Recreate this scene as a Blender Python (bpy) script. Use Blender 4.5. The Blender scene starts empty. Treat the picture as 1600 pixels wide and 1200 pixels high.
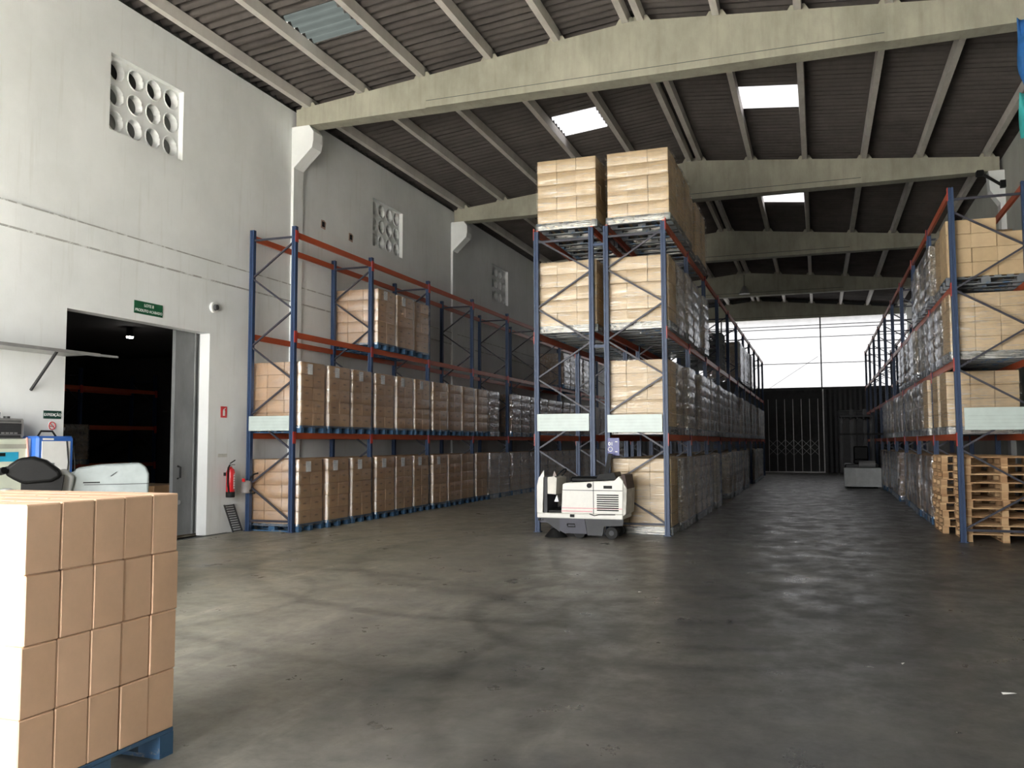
import bpy, math, random
from mathutils import Vector, Matrix
random.seed(7)
S = bpy.context.scene
COL = S.collection
PI = math.pi

# ------------------------------------------------------------------ camera, world, light, exposure
cam = bpy.data.cameras.new('camera')
cam.lens = 30.377; cam.sensor_width = 36.0; cam.clip_start = 0.05; cam.clip_end = 400
co = bpy.data.objects.new('camera', cam); COL.objects.link(co)
yw, pt, rl = 0.339728, 0.0683936, -0.00343563
fw = Vector((-math.sin(yw)*math.cos(pt), math.cos(yw)*math.cos(pt), math.sin(pt)))
rt = Vector((math.cos(yw), math.sin(yw), 0)); up = rt.cross(fw)
r2 = rt*math.cos(rl) + up*math.sin(rl); u2 = -rt*math.sin(rl) + up*math.cos(rl)
M = Matrix((r2, u2, -fw)).transposed().to_4x4(); M.translation = (0, 0, 1.65)
co.matrix_world = M
S.camera = co
S.view_settings.view_transform = 'Standard'; S.view_settings.look = 'None'
S.view_settings.gamma = 1.0; S.view_settings.use_curve_mapping = False
S.view_settings.exposure = 4.5

w = bpy.data.worlds.new('overcast_sky'); S.world = w; w.use_nodes = True
bg = w.node_tree.nodes['Background']
bg.inputs['Color'].default_value = (1.0, 1.0, 0.985, 1); bg.inputs['Strength'].default_value = 1.0

sun = bpy.data.lights.new('sun', 'SUN'); sun.energy = 5.5; sun.angle = .02; sun.color = (1, .975, .93)
so = bpy.data.objects.new('sun', sun); COL.objects.link(so); so.rotation_euler = Vector((.06, .27, -.96)).to_track_quat('-Z', 'Y').to_euler()
DOOR_X0, DOOR_X1, DOOR_Z, FRONT_Y = -10.3, -2.1, 5.2, -1.55
def portal(name, loc, sx, sy, rot):
    l = bpy.data.lights.new(name, 'AREA'); l.shape = 'RECTANGLE'; l.size = sx; l.size_y = sy
    l.cycles.is_portal = True
    o = bpy.data.objects.new(name, l); COL.objects.link(o); o.location = loc; o.rotation_euler = rot
portal('entrance_daylight', ((DOOR_X0+DOOR_X1)/2, FRONT_Y, DOOR_Z/2), DOOR_X1-DOOR_X0, DOOR_Z, (PI/2, 0, 0))

# ------------------------------------------------------------------ helpers
class MB:
    def __init__(s): s.v = []; s.f = []
    def add(s, vs, fs):
        b = len(s.v); s.v += [tuple(p) for p in vs]; s.f += [tuple(i+b for i in q) for q in fs]; return s
    def box(s, x0, x1, y0, y1, z0, z1, c=0.0):
        if c <= 0:
            return s.add([(x0,y0,z0),(x1,y0,z0),(x1,y1,z0),(x0,y1,z0),(x0,y0,z1),(x1,y0,z1),(x1,y1,z1),(x0,y1,z1)],
                         [(0,3,2,1),(4,5,6,7),(0,1,5,4),(1,2,6,5),(2,3,7,6),(3,0,4,7)])
        vs = []; X=(x0,x1); Y=(y0,y1); Z=(z0,z1); idx = {}
        for i in (0,1):
            for j in (0,1):
                for k in (0,1):
                    dx = c if i == 0 else -c; dy = c if j == 0 else -c; dz = c if k == 0 else -c
                    for a, p in enumerate(((X[i],Y[j]+dy,Z[k]+dz),(X[i]+dx,Y[j],Z[k]+dz),(X[i]+dx,Y[j]+dy,Z[k]))):
                        idx[(i,j,k,a)] = len(vs); vs.append(p)
        fs = []
        q = lambda *t: fs.append(tuple(idx[e] for e in t))
        q((0,0,0,0),(0,0,1,0),(0,1,1,0),(0,1,0,0)); q((1,0,0,0),(1,1,0,0),(1,1,1,0),(1,0,1,0))
        q((0,0,0,1),(1,0,0,1),(1,0,1,1),(0,0,1,1)); q((0,1,0,1),(0,1,1,1),(1,1,1,1),(1,1,0,1))
        q((0,0,0,2),(0,1,0,2),(1,1,0,2),(1,0,0,2)); q((0,0,1,2),(1,0,1,2),(1,1,1,2),(0,1,1,2))
        for i in (0,1):
            for j in (0,1):
                t = [(i,j,0,0),(i,j,0,1),(i,j,1,1),(i,j,1,0)]; q(*(t if (i+j)%2 == 0 else t[::-1]))
                t = [(0,i,j,1),(0,i,j,2),(1,i,j,2),(1,i,j,1)]; q(*(t if (i+j)%2 == 0 else t[::-1]))
                t = [(i,0,j,2),(i,0,j,0),(i,1,j,0),(i,1,j,2)]; q(*(t if (i+j)%2 == 0 else t[::-1]))
                for k in (0,1):
                    t = [(i,j,k,0),(i,j,k,1),(i,j,k,2)]; q(*(t if (i+j+k)%2 else t[::-1]))
        return s.add(vs, fs)
    def bar(s, p0, p1, w, h, upv=(0,0,1)):
        p0, p1 = Vector(p0), Vector(p1); d = (p1-p0).normalized(); u = Vector(upv)
        if abs(d.dot(u)) > .98: u = Vector((0,1,0))
        a = d.cross(u).normalized()*w/2; b = a.cross(d).normalized()*h/2
        vs = [p0-a-b,p0+a-b,p0+a+b,p0-a+b,p1-a-b,p1+a-b,p1+a+b,p1-a+b]
        return s.add(vs, [(0,3,2,1),(4,5,6,7),(0,1,5,4),(1,2,6,5),(2,3,7,6),(3,0,4,7)])
    def cyl(s, p0, p1, r, n=12, r1=None):
        p0, p1 = Vector(p0), Vector(p1); r1 = r if r1 is None else r1
        d = (p1-p0).normalized(); u = Vector((0,0,1)) if abs(d.z) < .9 else Vector((1,0,0))
        a = d.cross(u).normalized(); b = d.cross(a).normalized(); vs = []
        for p, rr in ((p0,r),(p1,r1)):
            for i in range(n):
                t = 2*PI*i/n; vs.append(p + a*rr*math.cos(t) + b*rr*math.sin(t))
        fs = [(i,(i+1)%n,n+(i+1)%n,n+i) for i in range(n)] + [tuple(range(n))[::-1], tuple(range(n,2*n))]
        return s.add(vs, fs)
    def tube(s, pts, r, n=8):
        pts = [Vector(p) for p in pts]; vs = []
        for i, p in enumerate(pts):
            d = (pts[min(i+1,len(pts)-1)] - pts[max(i-1,0)]).normalized()
            u = Vector((0,0,1)) if abs(d.z) < .9 else Vector((1,0,0))
            a = d.cross(u).normalized(); b = d.cross(a).normalized()
            for k in range(n):
                t = 2*PI*k/n; vs.append(p + a*r*math.cos(t) + b*r*math.sin(t))
        fs = []
        for i in range(len(pts)-1):
            for k in range(n): fs.append((i*n+k, i*n+(k+1)%n, (i+1)*n+(k+1)%n, (i+1)*n+k))
        fs += [tuple(range(n))[::-1], tuple(range((len(pts)-1)*n, len(pts)*n))]
        return s.add(vs, fs)
    def prism(s, poly, axis, a0, a1):
        n = len(poly)
        def P(p, a):
            return {'x':(a,p[0],p[1]), 'y':(p[0],a,p[1]), 'z':(p[0],p[1],a)}[axis]
        vs = [P(p,a0) for p in poly] + [P(p,a1) for p in poly]
        fs = [(i,(i+1)%n,n+(i+1)%n,n+i) for i in range(n)] + [tuple(range(n))[::-1], tuple(range(n,2*n))]
        return s.add(vs, fs)
    def lathe(s, prof, c, n=16):
        vs = []; cx, cy, cz = c
        for r, z in prof:
            for i in range(n):
                t = 2*PI*i/n; vs.append((cx+r*math.cos(t), cy+r*math.sin(t), cz+z))
        fs = []
        for j in range(len(prof)-1):
            for i in range(n): fs.append((j*n+i, j*n+(i+1)%n, (j+1)*n+(i+1)%n, (j+1)*n+i))
        fs += [tuple(range(n))[::-1], tuple(range((len(prof)-1)*n, len(prof)*n))]
        return s.add(vs, fs)
    def mesh(s, name, mat=None, smooth=False, fix=True):
        m = bpy.data.meshes.new(name); m.from_pydata(s.v, [], s.f); m.update()
        if fix:
            import bmesh
            bm = bmesh.new(); bm.from_mesh(m); bmesh.ops.recalc_face_normals(bm, faces=bm.faces); bm.to_mesh(m); bm.free()
        if mat: m.materials.append(mat)
        if smooth:
            m.polygons.foreach_set('use_smooth', [True]*len(m.polygons))
            try: m.set_sharp_from_angle(angle=math.radians(40))
            except Exception: pass
        return m

def inst(name, mesh, parent=None, loc=(0,0,0), rz=0.0):
    o = bpy.data.objects.new(name, mesh); COL.objects.link(o)
    o.location = loc; o.rotation_euler = (0,0,rz)
    if parent: o.parent = parent
    return o
def obj(name, mb, mat, parent=None, loc=(0,0,0), smooth=False, rz=0.0):
    return inst(name, mb.mesh(name, mat, smooth), parent, loc, rz)
def bevel(o, wd, seg=3):
    m = o.modifiers.new('bevel', 'BEVEL'); m.width = wd; m.segments = seg; m.limit_method = 'ANGLE'; return o
def tag(o, label, cat, group=None):
    o['label'] = label; o['category'] = cat
    if group: o['group'] = group
    return o
def thing(name, label, cat, loc=(0,0,0), group=None, rz=0.0):
    o = bpy.data.objects.new(name, None); COL.objects.link(o); o.location = loc; o.rotation_euler = (0,0,rz)
    o.empty_display_size = 0.2
    return tag(o, label, cat, group)
def struct(o): o['kind'] = 'structure'; return o
def stuff(o): o['kind'] = 'stuff'; return o

# ------------------------------------------------------------------ materials
def nodes(name):
    m = bpy.data.materials.new(name); m.use_nodes = True
    nt = m.node_tree; return m, nt, nt.nodes['Principled BSDF'], nt.nodes['Material Output']
def N(nt, t, **k):
    n = nt.nodes.new(t)
    for a, v in k.items(): setattr(n, a, v)
    return n
def ramp(nt, fac, stops):
    r = N(nt, 'ShaderNodeValToRGB'); e = r.color_ramp.elements
    while len(e) < len(stops): e.new(0.5)
    for i, (p, c) in enumerate(stops):
        e[i].position = p; e[i].color = (*c, 1) if len(c) == 3 else c
    nt.links.new(fac, r.inputs['Fac']); return r.outputs['Color']
def coords(nt, kind='Object', scale=(1,1,1)):
    t = N(nt, 'ShaderNodeTexCoord'); mp = N(nt, 'ShaderNodeMapping'); mp.inputs['Scale'].default_value = scale
    nt.links.new(t.outputs[kind], mp.inputs['Vector']); return mp.outputs['Vector']
def noise(nt, vec, scale, detail=4, rough=.55):
    n = N(nt, 'ShaderNodeTexNoise'); n.inputs['Scale'].default_value = scale
    n.inputs['Detail'].default_value = detail; n.inputs['Roughness'].default_value = rough
    nt.links.new(vec, n.inputs['Vector']); return n.outputs['Fac']
def bump(nt, h, b, strength=.2, dist=.02):
    n = N(nt, 'ShaderNodeBump'); n.inputs['Strength'].default_value = strength; n.inputs['Distance'].default_value = dist
    nt.links.new(h, n.inputs['Height']); nt.links.new(n.outputs['Normal'], b.inputs['Normal'])
def mixc(nt, fac, a, b, mode='MIX'):
    n = N(nt, 'ShaderNodeMix', data_type='RGBA', blend_type=mode)
    for s, v in ((n.inputs[0], fac), (n.inputs[6], a), (n.inputs[7], b)):
        if hasattr(v, 'is_linked') or hasattr(v, 'links'): nt.links.new(v, s)
        else: s.default_value = v if not isinstance(v, tuple) else (*v, 1)
    return n.outputs[2]
def plain(name, col, rough=.5, metal=0.0, var=.12, scale=6, bmp=0.0, coat=0.0):
    m, nt, b, o = nodes(name); v = coords(nt)
    n = noise(nt, v, scale)
    lo = tuple(c*(1-var) for c in col); hi = tuple(min(1, c*(1+var)) for c in col)
    nt.links.new(ramp(nt, n, [(.3, lo), (.7, hi)]), b.inputs['Base Color'])
    b.inputs['Roughness'].default_value = rough; b.inputs['Metallic'].default_value = metal
    if coat: b.inputs['Coat Weight'].default_value = coat
    if bmp: bump(nt, noise(nt, v, scale*4), b, bmp)
    return m
def worn(name, col, wear, rough=.4, amount=.66, scale=9, metal=0.0):
    m, nt, b, o = nodes(name); v = coords(nt)
    n = noise(nt, v, scale, 8, .7)
    nt.links.new(ramp(nt, n, [(.0, tuple(c*.85 for c in col)), (amount-.04, col), (amount+.03, wear)]), b.inputs['Base Color'])
    b.inputs['Roughness'].default_value = rough; b.inputs['Metallic'].default_value = metal
    return m

def m_wall(name='painted_render', lo=(.72,.735,.73), hi=(.82,.835,.835)):
    m, nt, b, o = nodes(name); v = coords(nt)
    n1 = noise(nt, v, .7, 6, .6)
    c = ramp(nt, n1, [(.3, lo), (.62, hi)])
    v2 = coords(nt, scale=(1, 5.5, .35)); n2 = noise(nt, v2, 1.6, 6, .65)
    c2 = ramp(nt, n2, [(.56, (1,1,1)), (.82, (.87,.86,.83))])
    nt.links.new(mixc(nt, 1.0, c, c2, 'MULTIPLY'), b.inputs['Base Color'])
    b.inputs['Roughness'].default_value = .75
    bump(nt, noise(nt, v, 22, 4), b, .12, .01)
    return m
def m_floor():
    m, nt, b, o = nodes('worn_concrete_floor'); v = coords(nt)
    def mul(c, f, k=1.0): return mixc(nt, k, c, f, 'MULTIPLY')
    def warp(vec, amt):
        n = N(nt, 'ShaderNodeTexNoise'); n.inputs['Scale'].default_value = .5; n.inputs['Detail'].default_value = 3; nt.links.new(vec, n.inputs['Vector'])
        a = N(nt, 'ShaderNodeVectorMath', operation='SCALE'); nt.links.new(n.outputs['Color'], a.inputs[0]); a.inputs['Scale'].default_value = amt
        d = N(nt, 'ShaderNodeVectorMath', operation='ADD'); nt.links.new(vec, d.inputs[0]); nt.links.new(a.outputs[0], d.inputs[1]); return d.outputs[0]
    vw = warp(v, 1.2)
    n1 = noise(nt, vw, .42, 7, .62)
    c = ramp(nt, n1, [(.32, (.105,.104,.100)), (.5, (.155,.151,.140)), (.66, (.215,.208,.188))])
    # entrance light painted into the colour: pale and yellowish left, dim grey right
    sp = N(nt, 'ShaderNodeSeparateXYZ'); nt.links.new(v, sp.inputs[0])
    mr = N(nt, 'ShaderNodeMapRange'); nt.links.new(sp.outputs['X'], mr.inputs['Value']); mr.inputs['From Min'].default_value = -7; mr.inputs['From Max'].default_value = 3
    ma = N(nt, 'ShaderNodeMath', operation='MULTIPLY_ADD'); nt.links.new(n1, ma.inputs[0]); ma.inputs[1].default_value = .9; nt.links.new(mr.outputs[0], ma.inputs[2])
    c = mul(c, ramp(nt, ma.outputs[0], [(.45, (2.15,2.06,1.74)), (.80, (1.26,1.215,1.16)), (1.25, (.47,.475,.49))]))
    # scuffs at several sizes
    c = mul(c, ramp(nt, noise(nt, coords(nt, scale=(1,1.25,1)), 2.3, 9, .70), [(.32,(.80,.80,.80)),(.5,(1,1,1)),(.66,(1.16,1.15,1.12))]))
    c = mul(c, ramp(nt, noise(nt, vw, 9, 6, .7), [(.36,(.84,.84,.84)),(.5,(1,1,1)),(.64,(1.08,1.08,1.06))]))
    # pale sweeping smears running away from the entrance
    sm = noise(nt, coords(nt, scale=(2.2,.35,1)), 1.3, 7, .7)
    c = mul(c, ramp(nt, sm, [(.55,(1,1,1)),(.70,(1.45,1.44,1.42))]))
    c = mul(c, ramp(nt, noise(nt, v, 7, 2, .5), [(.14,(.5,.5,.5)),(.18,(1,1,1))]))
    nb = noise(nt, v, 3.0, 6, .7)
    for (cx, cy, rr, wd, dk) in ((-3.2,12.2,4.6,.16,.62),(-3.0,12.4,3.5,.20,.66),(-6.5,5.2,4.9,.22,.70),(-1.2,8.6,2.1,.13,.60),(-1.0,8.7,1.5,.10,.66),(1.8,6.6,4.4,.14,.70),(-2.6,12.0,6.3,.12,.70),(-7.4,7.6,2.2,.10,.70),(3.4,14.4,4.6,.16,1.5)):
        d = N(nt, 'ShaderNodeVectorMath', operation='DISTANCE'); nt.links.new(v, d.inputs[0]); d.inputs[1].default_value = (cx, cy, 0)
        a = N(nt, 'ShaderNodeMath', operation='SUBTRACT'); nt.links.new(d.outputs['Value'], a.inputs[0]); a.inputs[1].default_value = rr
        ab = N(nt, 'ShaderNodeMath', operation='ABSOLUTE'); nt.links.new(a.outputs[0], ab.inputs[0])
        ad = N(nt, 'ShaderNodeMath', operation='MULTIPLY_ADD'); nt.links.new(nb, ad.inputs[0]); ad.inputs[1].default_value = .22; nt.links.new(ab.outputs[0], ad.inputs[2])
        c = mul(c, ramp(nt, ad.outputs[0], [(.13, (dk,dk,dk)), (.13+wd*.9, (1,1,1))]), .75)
    nt.links.new(c, b.inputs['Base Color'])
    n3 = noise(nt, coords(nt, scale=(1,.8,1)), 2.2, 8, .68)
    nt.links.new(ramp(nt, n3, [(.36, (.27,)*3), (.60, (.50,)*3)]), b.inputs['Roughness'])
    bump(nt, noise(nt, v, 6, 7, .65), b, .06, .02)
    return m
def m_concrete(name, a, bcol):
    m, nt, b, o = nodes(name); v = coords(nt)
    n1 = noise(nt, coords(nt, scale=(1,1,.5)), 1.4, 8, .65)
    c = ramp(nt, n1, [(.3, a), (.65, bcol)])
    n2 = noise(nt, coords(nt, scale=(4,1,.3)), 2.0, 5, .6)
    c = mixc(nt, .6, c, ramp(nt, n2, [(.5, (1,1,1)), (.8, (.7,.69,.66))]), 'MULTIPLY')
    nt.links.new(c, b.inputs['Base Color']); b.inputs['Roughness'].default_value = .85
    bump(nt, noise(nt, v, 18, 5), b, .2, .01)
    return m
def m_carton(name, a, bcol, marks=False, rough=.6):
    m, nt, b, o = nodes(name); v = coords(nt)
    oi = N(nt, 'ShaderNodeObjectInfo')
    c = ramp(nt, oi.outputs['Random'], [(0, a), (1, bcol)])
    n1 = noise(nt, v, 5, 5, .6)
    c = mixc(nt, 1.0, c, ramp(nt, n1, [(.25, (.86,.86,.85)), (.7, (1.06,1.05,1.04))]), 'MULTIPLY')
    if marks:     # printed handling mark in the middle of each long side
        t = N(nt, 'ShaderNodeTexCoord'); sx = N(nt, 'ShaderNodeSeparateXYZ'); nt.links.new(t.outputs['Object'], sx.inputs[0])
        g = N(nt, 'ShaderNodeSeparateXYZ'); nt.links.new(t.outputs['Normal'], g.inputs[0])
        def lt(sock, val, off=0.0):
            a0 = N(nt, 'ShaderNodeMath', operation='SUBTRACT'); nt.links.new(sock, a0.inputs[0]); a0.inputs[1].default_value = off
            a1 = N(nt, 'ShaderNodeMath', operation='ABSOLUTE'); nt.links.new(a0.outputs[0], a1.inputs[0])
            a2 = N(nt, 'ShaderNodeMath', operation='LESS_THAN'); nt.links.new(a1.outputs[0], a2.inputs[0]); a2.inputs[1].default_value = val
            return a2.outputs[0]
        p = N(nt, 'ShaderNodeMath', operation='MULTIPLY'); nt.links.new(lt(sx.outputs['Y'], .055), p.inputs[0]); nt.links.new(lt(sx.outputs['Z'], .014, .135), p.inputs[1])
        p2 = N(nt, 'ShaderNodeMath', operation='MULTIPLY'); nt.links.new(p.outputs[0], p2.inputs[0]); nt.links.new(lt(g.outputs['X'], .2, 1.0), p2.inputs[1])
        hf = N(nt, 'ShaderNodeMath', operation='MULTIPLY'); nt.links.new(p2.outputs[0], hf.inputs[0]); hf.inputs[1].default_value = .55
        c = mixc(nt, hf.outputs[0], c, (.05,.035,.025))
    nt.links.new(c, b.inputs['Base Color']); b.inputs['Roughness'].default_value = rough
    bump(nt, noise(nt, coords(nt, scale=(1,1,6)), 12, 3), b, .06, .01)
    return m
def m_film(name, fac0, fac1, rough=.16, bs=.5, tint=(1,1,1), dist=.03, skirt=0.0, ridge=.0, folds=False):
    """clear plastic film: transparent with glossy wrinkles; skirt = denser layers round the pallet foot; ridge = sharper fold lines"""
    m, nt, b, o = nodes(name); nt.nodes.remove(b)
    v = coords(nt, scale=(1,1,2.2))
    n1 = noise(nt, v, 4.5, 6, .65); n2 = noise(nt, coords(nt, scale=(.55,.55,11)), 5, 6, .65)
    ad = N(nt, 'ShaderNodeMath', operation='ADD'); nt.links.new(n1, ad.inputs[0]); nt.links.new(n2, ad.inputs[1])
    bp = N(nt, 'ShaderNodeBump'); bp.inputs['Strength'].default_value = bs; bp.inputs['Distance'].default_value = dist
    nt.links.new(ad.outputs[0], bp.inputs['Height'])
    if folds:
        n3 = noise(nt, coords(nt, scale=(1,1,.28)), 9, 4, .6); n4 = noise(nt, coords(nt, scale=(.5,.5,1.6)), 7, 4, .6)
        mxn = N(nt, 'ShaderNodeMath', operation='MAXIMUM')
        for k, q in enumerate((n3, n4)):
            rp_ = ramp(nt, q, [(.44,(0,0,0)),(.5,(1,1,1)),(.56,(0,0,0))]); nt.links.new(rp_, mxn.inputs[k])
        nt.links.new(mxn.outputs[0], bp.inputs['Height'])
    gl = N(nt, 'ShaderNodeBsdfGlossy'); gl.inputs['Roughness'].default_value = rough; gl.inputs['Color'].default_value = (*tint, 1)
    nt.links.new(bp.outputs['Normal'], gl.inputs['Normal'])
    tr = N(nt, 'ShaderNodeBsdfTransparent'); mx = N(nt, 'ShaderNodeMixShader')
    f = ramp(nt, n1, [(.35, (fac0,)*3), (.7, (fac1,)*3)])
    if ridge:
        f = mixc(nt, 1.0, f, ramp(nt, n2, [(.5, (0,0,0)), (.60, (ridge*.3,)*3), (.72, (ridge,)*3)]), 'ADD')
    if skirt:
        t = N(nt, 'ShaderNodeTexCoord'); sp = N(nt, 'ShaderNodeSeparateXYZ'); nt.links.new(t.outputs['Object'], sp.inputs[0])
        f = mixc(nt, 1.0, f, ramp(nt, sp.outputs['Z'], [(.12, (skirt,)*3), (.16, (0,0,0))]), 'ADD')
    nt.links.new(f, mx.inputs['Fac'])
    nt.links.new(tr.outputs[0], mx.inputs[1]); nt.links.new(gl.outputs[0], mx.inputs[2])
    nt.links.new(mx.outputs[0], o.inputs['Surface'])
    return m
def m_translucent(name, col, clear=0.0):
    m, nt, b, o = nodes(name); nt.nodes.remove(b)
    n1 = noise(nt, coords(nt, scale=(1,4,1)), 3, 5, .6)
    c = ramp(nt, n1, [(.3, tuple(x*.82 for x in col)), (.65, col)])
    t = N(nt, 'ShaderNodeBsdfTranslucent'); nt.links.new(c, t.inputs['Color'])
    d = N(nt, 'ShaderNodeBsdfGlossy'); d.inputs['Color'].default_value = (.2,.2,.2,1); d.inputs['Roughness'].default_value = .3
    mx = N(nt, 'ShaderNodeMixShader'); mx.inputs[0].default_value = .04
    nt.links.new(t.outputs[0], mx.inputs[1]); nt.links.new(d.outputs[0], mx.inputs[2]); nt.links.new(mx.outputs[0], o.inputs['Surface'])
    return m
def m_print(name, base, ink, freq):
    m, nt, b, o = nodes(name)
    wv = N(nt, 'ShaderNodeTexWave', bands_direction='Z'); wv.inputs['Scale'].default_value = freq; wv.inputs['Distortion'].default_value = 0
    v = coords(nt); nt.links.new(v, wv.inputs['Vector'])
    n = noise(nt, coords(nt, scale=(1,9,1)), 6, 2)
    mu = N(nt, 'ShaderNodeMath', operation='MULTIPLY'); nt.links.new(wv.outputs['Fac'], mu.inputs[0]); nt.links.new(n, mu.inputs[1])
    nt.links.new(ramp(nt, mu.outputs[0], [(.38, base), (.46, ink)]), b.inputs['Base Color']); b.inputs['Roughness'].default_value = .6
    return m
def m_emit(name, col, s):
    m, nt, b, o = nodes(name); b.inputs['Base Color'].default_value = (*col,1)
    b.inputs['Emission Color'].default_value = (*col,1); b.inputs['Emission Strength'].default_value = s; return m

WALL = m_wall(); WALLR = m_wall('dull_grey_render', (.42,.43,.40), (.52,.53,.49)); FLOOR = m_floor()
BEAMC = m_concrete('beam_concrete', (.26,.25,.20), (.40,.385,.31))
PURL = m_concrete('purlin_concrete', (.50,.47,.44), (.62,.59,.55))
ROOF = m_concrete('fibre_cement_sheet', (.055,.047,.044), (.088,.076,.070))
DARKC = plain('dark_strip', (.10,.105,.10), .9)
SKYL = m_translucent('skylight_sheet', (.040,.040,.042)); SKYD = m_translucent('dirty_sheet', (.0048,.0056,.0054))
WINP = m_translucent('translucent_panel', (.08,.08,.083))
BLUE = worn('blue_rack_paint', (.019,.043,.105), (.09,.10,.12), .5, .72)
ORNG = worn('orange_rack_paint', (.44,.078,.026), (.22,.07,.045), .42, .70)
REDC = plain('red_connector', (.46,.045,.03), .42)
BRACE = plain('brace_steel', (.034,.034,.048), .5, .1)
PLATE = plain('pale_plate', (.50,.575,.55), .4, 0, .05)
CART = m_carton('tan_carton', (.50,.30,.155), (.60,.38,.205), True)
CARTF = m_carton('pale_carton', (.45,.325,.185), (.53,.39,.235))
CARTN = m_carton('near_carton', (.66,.43,.285), (.73,.485,.33))
FILM = m_film('stretch_film', .20, .42, .24, .35); FILMC = m_film('milky_stretch_film', .04, .12, .32, .35, (1,.97,.90), .03, .16, .5); FILM2 = m_film('silver_stretch_film', .45, .80, .12, .55, (.84,.86,.90), .05, 0, 0, True); FILMN = m_film('loose_film', .015, .04, .12, .12)
PALB = worn('blue_pallet_wood', (.032,.095,.19), (.20,.20,.20), .8, .62, 7)
PALG = worn('grey_pallet_wood', (.15,.16,.17), (.05,.10,.18), .8, .60, 5)
PALW = m_carton('pallet_wood', (.36,.20,.095), (.62,.42,.23), False, .8)
PAPER = m_print('printed_label', (.78,.78,.78), (.12,.12,.13), 16)
WHITE = plain('white_paint', (.80,.80,.78), .5, 0, .04)
CREAM = worn('cream_bodywork', (.66,.645,.60), (.40,.33,.27), .4, .74, 14)
GREY = plain('grey_plastic', (.20,.225,.225), .42)
SKIRT = plain('grey_skirt', (.032,.033,.037), .6)
BLACK = plain('black_rubber', (.011,.011,.011), .6); BLACK.node_tree.nodes['Principled BSDF'].inputs['Specular IOR Level'].default_value = .2; VINYL = plain('black_vinyl', (.005,.005,.005), .45); VINYL.node_tree.nodes['Principled BSDF'].inputs['Specular IOR Level'].default_value = .12
DMETAL = plain('dark_metal', (.045,.045,.047), .5, .4); LMETAL = plain('pale_metal', (.34,.34,.34), .4, .5)
DOORM = m_concrete('galvanised_door', (.14,.145,.15), (.22,.225,.23))
GREEN = plain('green_sign', (.012,.10,.045), .4, 0, .05); DGREEN = plain('dark_green_sign', (.012,.055,.04), .4, 0, .05)
RED = plain('red_enamel', (.55,.015,.02), .3, 0, .08); SIGNB = plain('blue_sign', (.03,.035,.20), .4, 0, .05)
CHB = plain('charger_blue', (.035,.13,.46), .4, 0, .06); CHC = plain('charger_cream', (.62,.66,.54), .5, 0, .05); CYAN = plain('cyan_label', (.03,.36,.55), .4)
TARP = plain('blue_tarp', (.03,.15,.42), .5, 0, .3, 4); TEAL = plain('teal_tarp', (.05,.42,.42), .5, 0, .2, 4)
PINK = plain('faded_red_stripe', (.62,.30,.32), .45)

def text(name, s, size, mat, parent, loc, rot, align='CENTER', sx=1.0):
    c = bpy.data.curves.new(name, 'FONT'); c.body = s; c.size = size; c.align_x = align; c.align_y = 'CENTER'; c.extrude = .001; c.offset = size*.012
    t = bpy.data.objects.new(name, c); COL.objects.link(t)
    dg = bpy.context.evaluated_depsgraph_get(); m = bpy.data.meshes.new_from_object(t.evaluated_get(dg))
    COL.objects.unlink(t); bpy.data.objects.remove(t)
    m.materials.clear(); m.materials.append(mat)
    o = inst(name, m, parent, loc); o.rotation_euler = rot; o.scale = (sx,1,1); return o
FACE_X = (PI/2, 0, PI/2)      # text on a face looking towards +X
FACE_Y = (PI/2, 0, 0)         # text on a face looking towards -Y

# ------------------------------------------------------------------ setting
WX, RX, YB = -10.49, 4.57, 49.75
RIDGE = -3.08
def zb(x): return 9.54 - .1*abs(x-RIDGE)      # top of the roof beams
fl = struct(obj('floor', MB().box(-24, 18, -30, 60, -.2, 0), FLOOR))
obj('floor_line', MB().add([(-9.67,11.34,.002),(-6.23,11.46,.002),(-6.23,11.53,.002),(-9.67,11.41,.002)], [(0,1,2,3)]), plain('faded_line_paint', (.34,.35,.29), .6, 0, .3, 12), fl)
obj('bounce_ground', MB().box(-24, 18, -30, FRONT_Y-.2, -.01, .004), m_concrete('bounce_ground_concrete', (.34,.33,.30), (.44,.43,.40)), fl)  # unseen pale slab added to bounce daylight up to the roof
obj('door_track', MB().box(WX-.0, WX+.10, 8.2, 13.6, 0, .006), DARKC, fl)

def wall_holes(x0, x1, y0, y1, z0, z1, holes):
    ys = sorted({y0,y1,*[h[0] for h in holes],*[h[1] for h in holes]}); zs = sorted({z0,z1,*[h[2] for h in holes],*[h[3] for h in holes]})
    inh = lambda y,z: any(a<y<b and c<z<d for a,b,c,d in holes)
    mb = MB()
    for i in range(len(ys)-1):
        for k in range(len(zs)-1):
            ya,yb,za,zc = ys[i],ys[i+1],zs[k],zs[k+1]
            if inh((ya+yb)/2,(za+zc)/2): continue
            for x in (x0,x1): mb.add([(x,ya,za),(x,yb,za),(x,yb,zc),(x,ya,zc)], [(0,1,2,3)])
    for a,b,c,d in holes:
        mb.add([(x0,a,c),(x1,a,c),(x1,b,c),(x0,b,c),(x0,a,d),(x1,a,d),(x1,b,d),(x0,b,d)], [(0,1,2,3),(4,5,6,7),(0,1,5,4),(3,2,6,7)])
    mb.add([(x0,y0,z1),(x1,y0,z1),(x1,y1,z1),(x0,y1,z1)], [(0,1,2,3)])
    return mb
VENTS = [(10.52,12.20,6.66,7.91),(19.15,20.81,6.65,7.88),(27.66,29.29,6.61,7.87),(36.2,37.85,6.61,7.87)]
JOINT = worn('dusty_joint', (.40,.40,.38), (.70,.71,.70), .9, .55, 4)
wl = struct(obj('wall_left', wall_holes(WX-.22, WX, FRONT_Y-.2, YB, 0, 8.82, [(9.82,13.03,-.0,3.68)]+VENTS[:]), WALL))
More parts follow.
